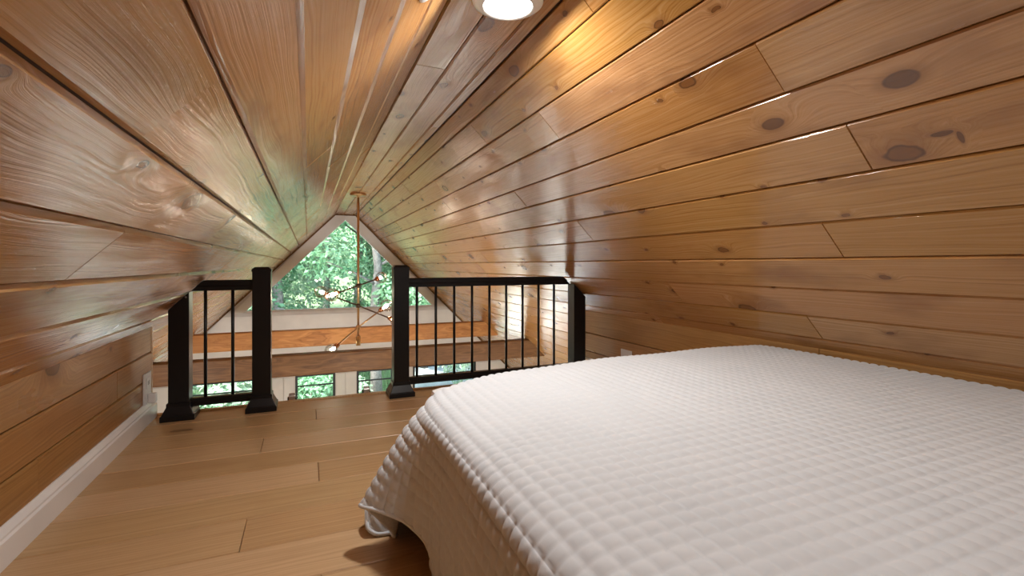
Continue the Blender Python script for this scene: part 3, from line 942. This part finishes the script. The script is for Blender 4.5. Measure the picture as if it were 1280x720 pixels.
def make_tree(kind, seed, h, leaf, n, size, crown0):
    g = random.Random(seed)
    root = link(kind, None)
    pts = [(0,0,-.3)]; rr = [.17]
    x = y = 0
    for k in range(1, 9):
        x += g.uniform(-.12,.12); y += g.uniform(-.12,.12)
        pts.append((x, y, h*k/8)); rr.append(.15*(1-k/9.5))
    m = MB().tube([tuple(c/K for c in p) for p in pts], [r/K for r in rr], 9)
    m.build('trunk', M['bark'], root)
    cs = []
    for k in range(26):
        z = h*(crown0 + (1.02-crown0)*((k+g.random())/26))
        i = min(8, max(1, int(z/h*8))); bx, by, _ = pts[i]
        u = (z/h-crown0)/(1-crown0)
        rad = h*.20*(math.sin(PI*min(1,max(.08,u*.8+.15))))
        a = g.uniform(0, 2*PI); d = rad*g.uniform(.35,1.0)
        c = (bx+d*math.cos(a), by+d*math.sin(a), z)
        cs.append((*c, g.uniform(.5,.95)))
        if k % 2 == 0:
            MB().tube([tuple(q/K for q in (bx, by, z-.6)), tuple(q/K for q in ((bx+c[0])/2, (by+c[1])/2, z-.25)), tuple(q/K for q in c)], [.04/K,.028/K,.012/K], 6).build('branch', M['bark'], root)
    V, T = leaf_cloud(cs, n, size, seed)
    fm = np_mesh('foliage', V, T, leaf)
    f = link('foliage', fm, root); f['kind'] = 'stuff'
    return root
protos = [make_tree('tree', 3, 9.5, M['leaf_a'], 12000, .13, .16),
          make_tree('tree', 5, 11.0, M['leaf_b'], 12000, .13, .22),
          make_tree('tree', 8, 8.0, M['leaf_c'], 11000, .12, .10)]
tlab = ['broad fresh green tree', 'tall deep green tree', 'lower pale green tree']
ORD = ['leftmost', 'second from the left', 'third from the left', 'fourth from the left', 'fifth from the left', 'sixth from the left', 'seventh from the left', 'eighth from the left']
ROWS = ['nearest row outside the gable window', 'second row of the wood outside', 'third row of the wood outside', 'last row of the wood outside']
used = set()
for row, (yy, n, x0, x1) in enumerate(((13.2, 6, -6.5, 7.5), (16.8, 7, -8, 10), (21.5, 6, -9, 13), (28, 6, -12, 18))):
    for i in range(n):
        x = x0 + (x1-x0)*(i+.5)/n + random.uniform(-.5,.5); y = yy + random.uniform(-.7,.7); k = (i*2+row) % 3
        o = protos[k] if k not in used else copy_tree(protos[k])
        used.add(k)
        o.location = (x, y, terrain(x, y))
        s = random.uniform(.9, 1.15)
        o.scale = (s, s, s); o.rotation_euler = (0, 0, random.uniform(0, 6.28))
        tag(o, '%s, %s in the %s' % (tlab[k], ORD[i], ROWS[row]), 'tree', 'trees of the wood outside')

def make_shrub(seed, leaf):
    g = random.Random(seed)
    root = link('shrub', None)
    cs = []
    for k in range(9):
        a = g.uniform(0, 6.28); d = g.uniform(0,.5)
        c = (d*math.cos(a), d*math.sin(a), g.uniform(.35,1.0)); cs.append((*c, g.uniform(.3,.45)))
        MB().tube([(0,0,-.05), tuple(v*.5/K for v in c), tuple(v/K for v in c)], [.02/K,.014/K,.006/K], 5).build('stem', M['bark'], root)
    V, T = leaf_cloud(cs, 1500, .10, seed, .8)
    f = link('foliage', np_mesh('foliage', V, T, leaf), root); f['kind'] = 'stuff'
    return root
sp = [make_shrub(21, M['leaf_c']), make_shrub(22, M['leaf_a'])]
used = set()
NTH = ['first from the left','second from the left','third from the left','fourth from the left','fifth from the left','sixth from the left','sixth from the right','fifth from the right','fourth from the right','third from the right','second from the right','first from the right']
for i in range(12):
    k = i % 2
    x = -6.5 + 14*(i+.5)/12 + random.uniform(-.4,.4); y = random.uniform(10.6, 13.5)
    if 2.0 < x < 8.5: y = 19.5 + random.uniform(0, .8)
    o = sp[k] if k not in used else copy_tree(sp[k]); used.add(k)
    o.location = (x, y, terrain(x, y)); o.rotation_euler = (0,0,random.uniform(0,6.28))
    s = random.uniform(.8,1.4); o.scale = (s,s,s)
    tag(o, '%s leafy shrub, %s along the edge of the wood' % (['pale green', 'fresh green'][k], NTH[i]), 'shrub', 'shrubs at the edge of the wood')
# long grass between house and wood: nobody could count the blades
g = np.random.default_rng(5)
n = 16000
gxv = g.uniform(-8, 9, n); gyv = 7.6 + 10*g.random(n)
keepm = ~((gxv > 2.7) & (gxv < 8.2) & (gyv > 12.6)) & ((gyv > 11.8) | (gxv > 7.2) | (gxv < -6.2))
gxv, gyv = gxv[keepm], gyv[keepm]; n = len(gxv)
zz = np.array([terrain(a, b) for a, b in zip(gxv, gyv)])
hh = .25 + .35*g.random(n); ang = g.uniform(0, 6.28, n); lean = g.normal(size=(n,2))*.14
base = np.stack([gxv, gyv, zz-.02], 1); wdt = np.stack([np.cos(ang), np.sin(ang), 0*ang], 1)*.022
tipv = base + np.stack([lean[:,0], lean[:,1], hh], 1)
Vg = np.stack([base-wdt, base+wdt, tipv], 1).reshape(-1, 3)
gr = link('grass', np_mesh('grass', Vg, np.arange(3*n).reshape(n, 3), M['grass']))
tag(gr, 'long bright grass between the house and the wood, seen through the lower windows', 'grass', None, 'stuff')
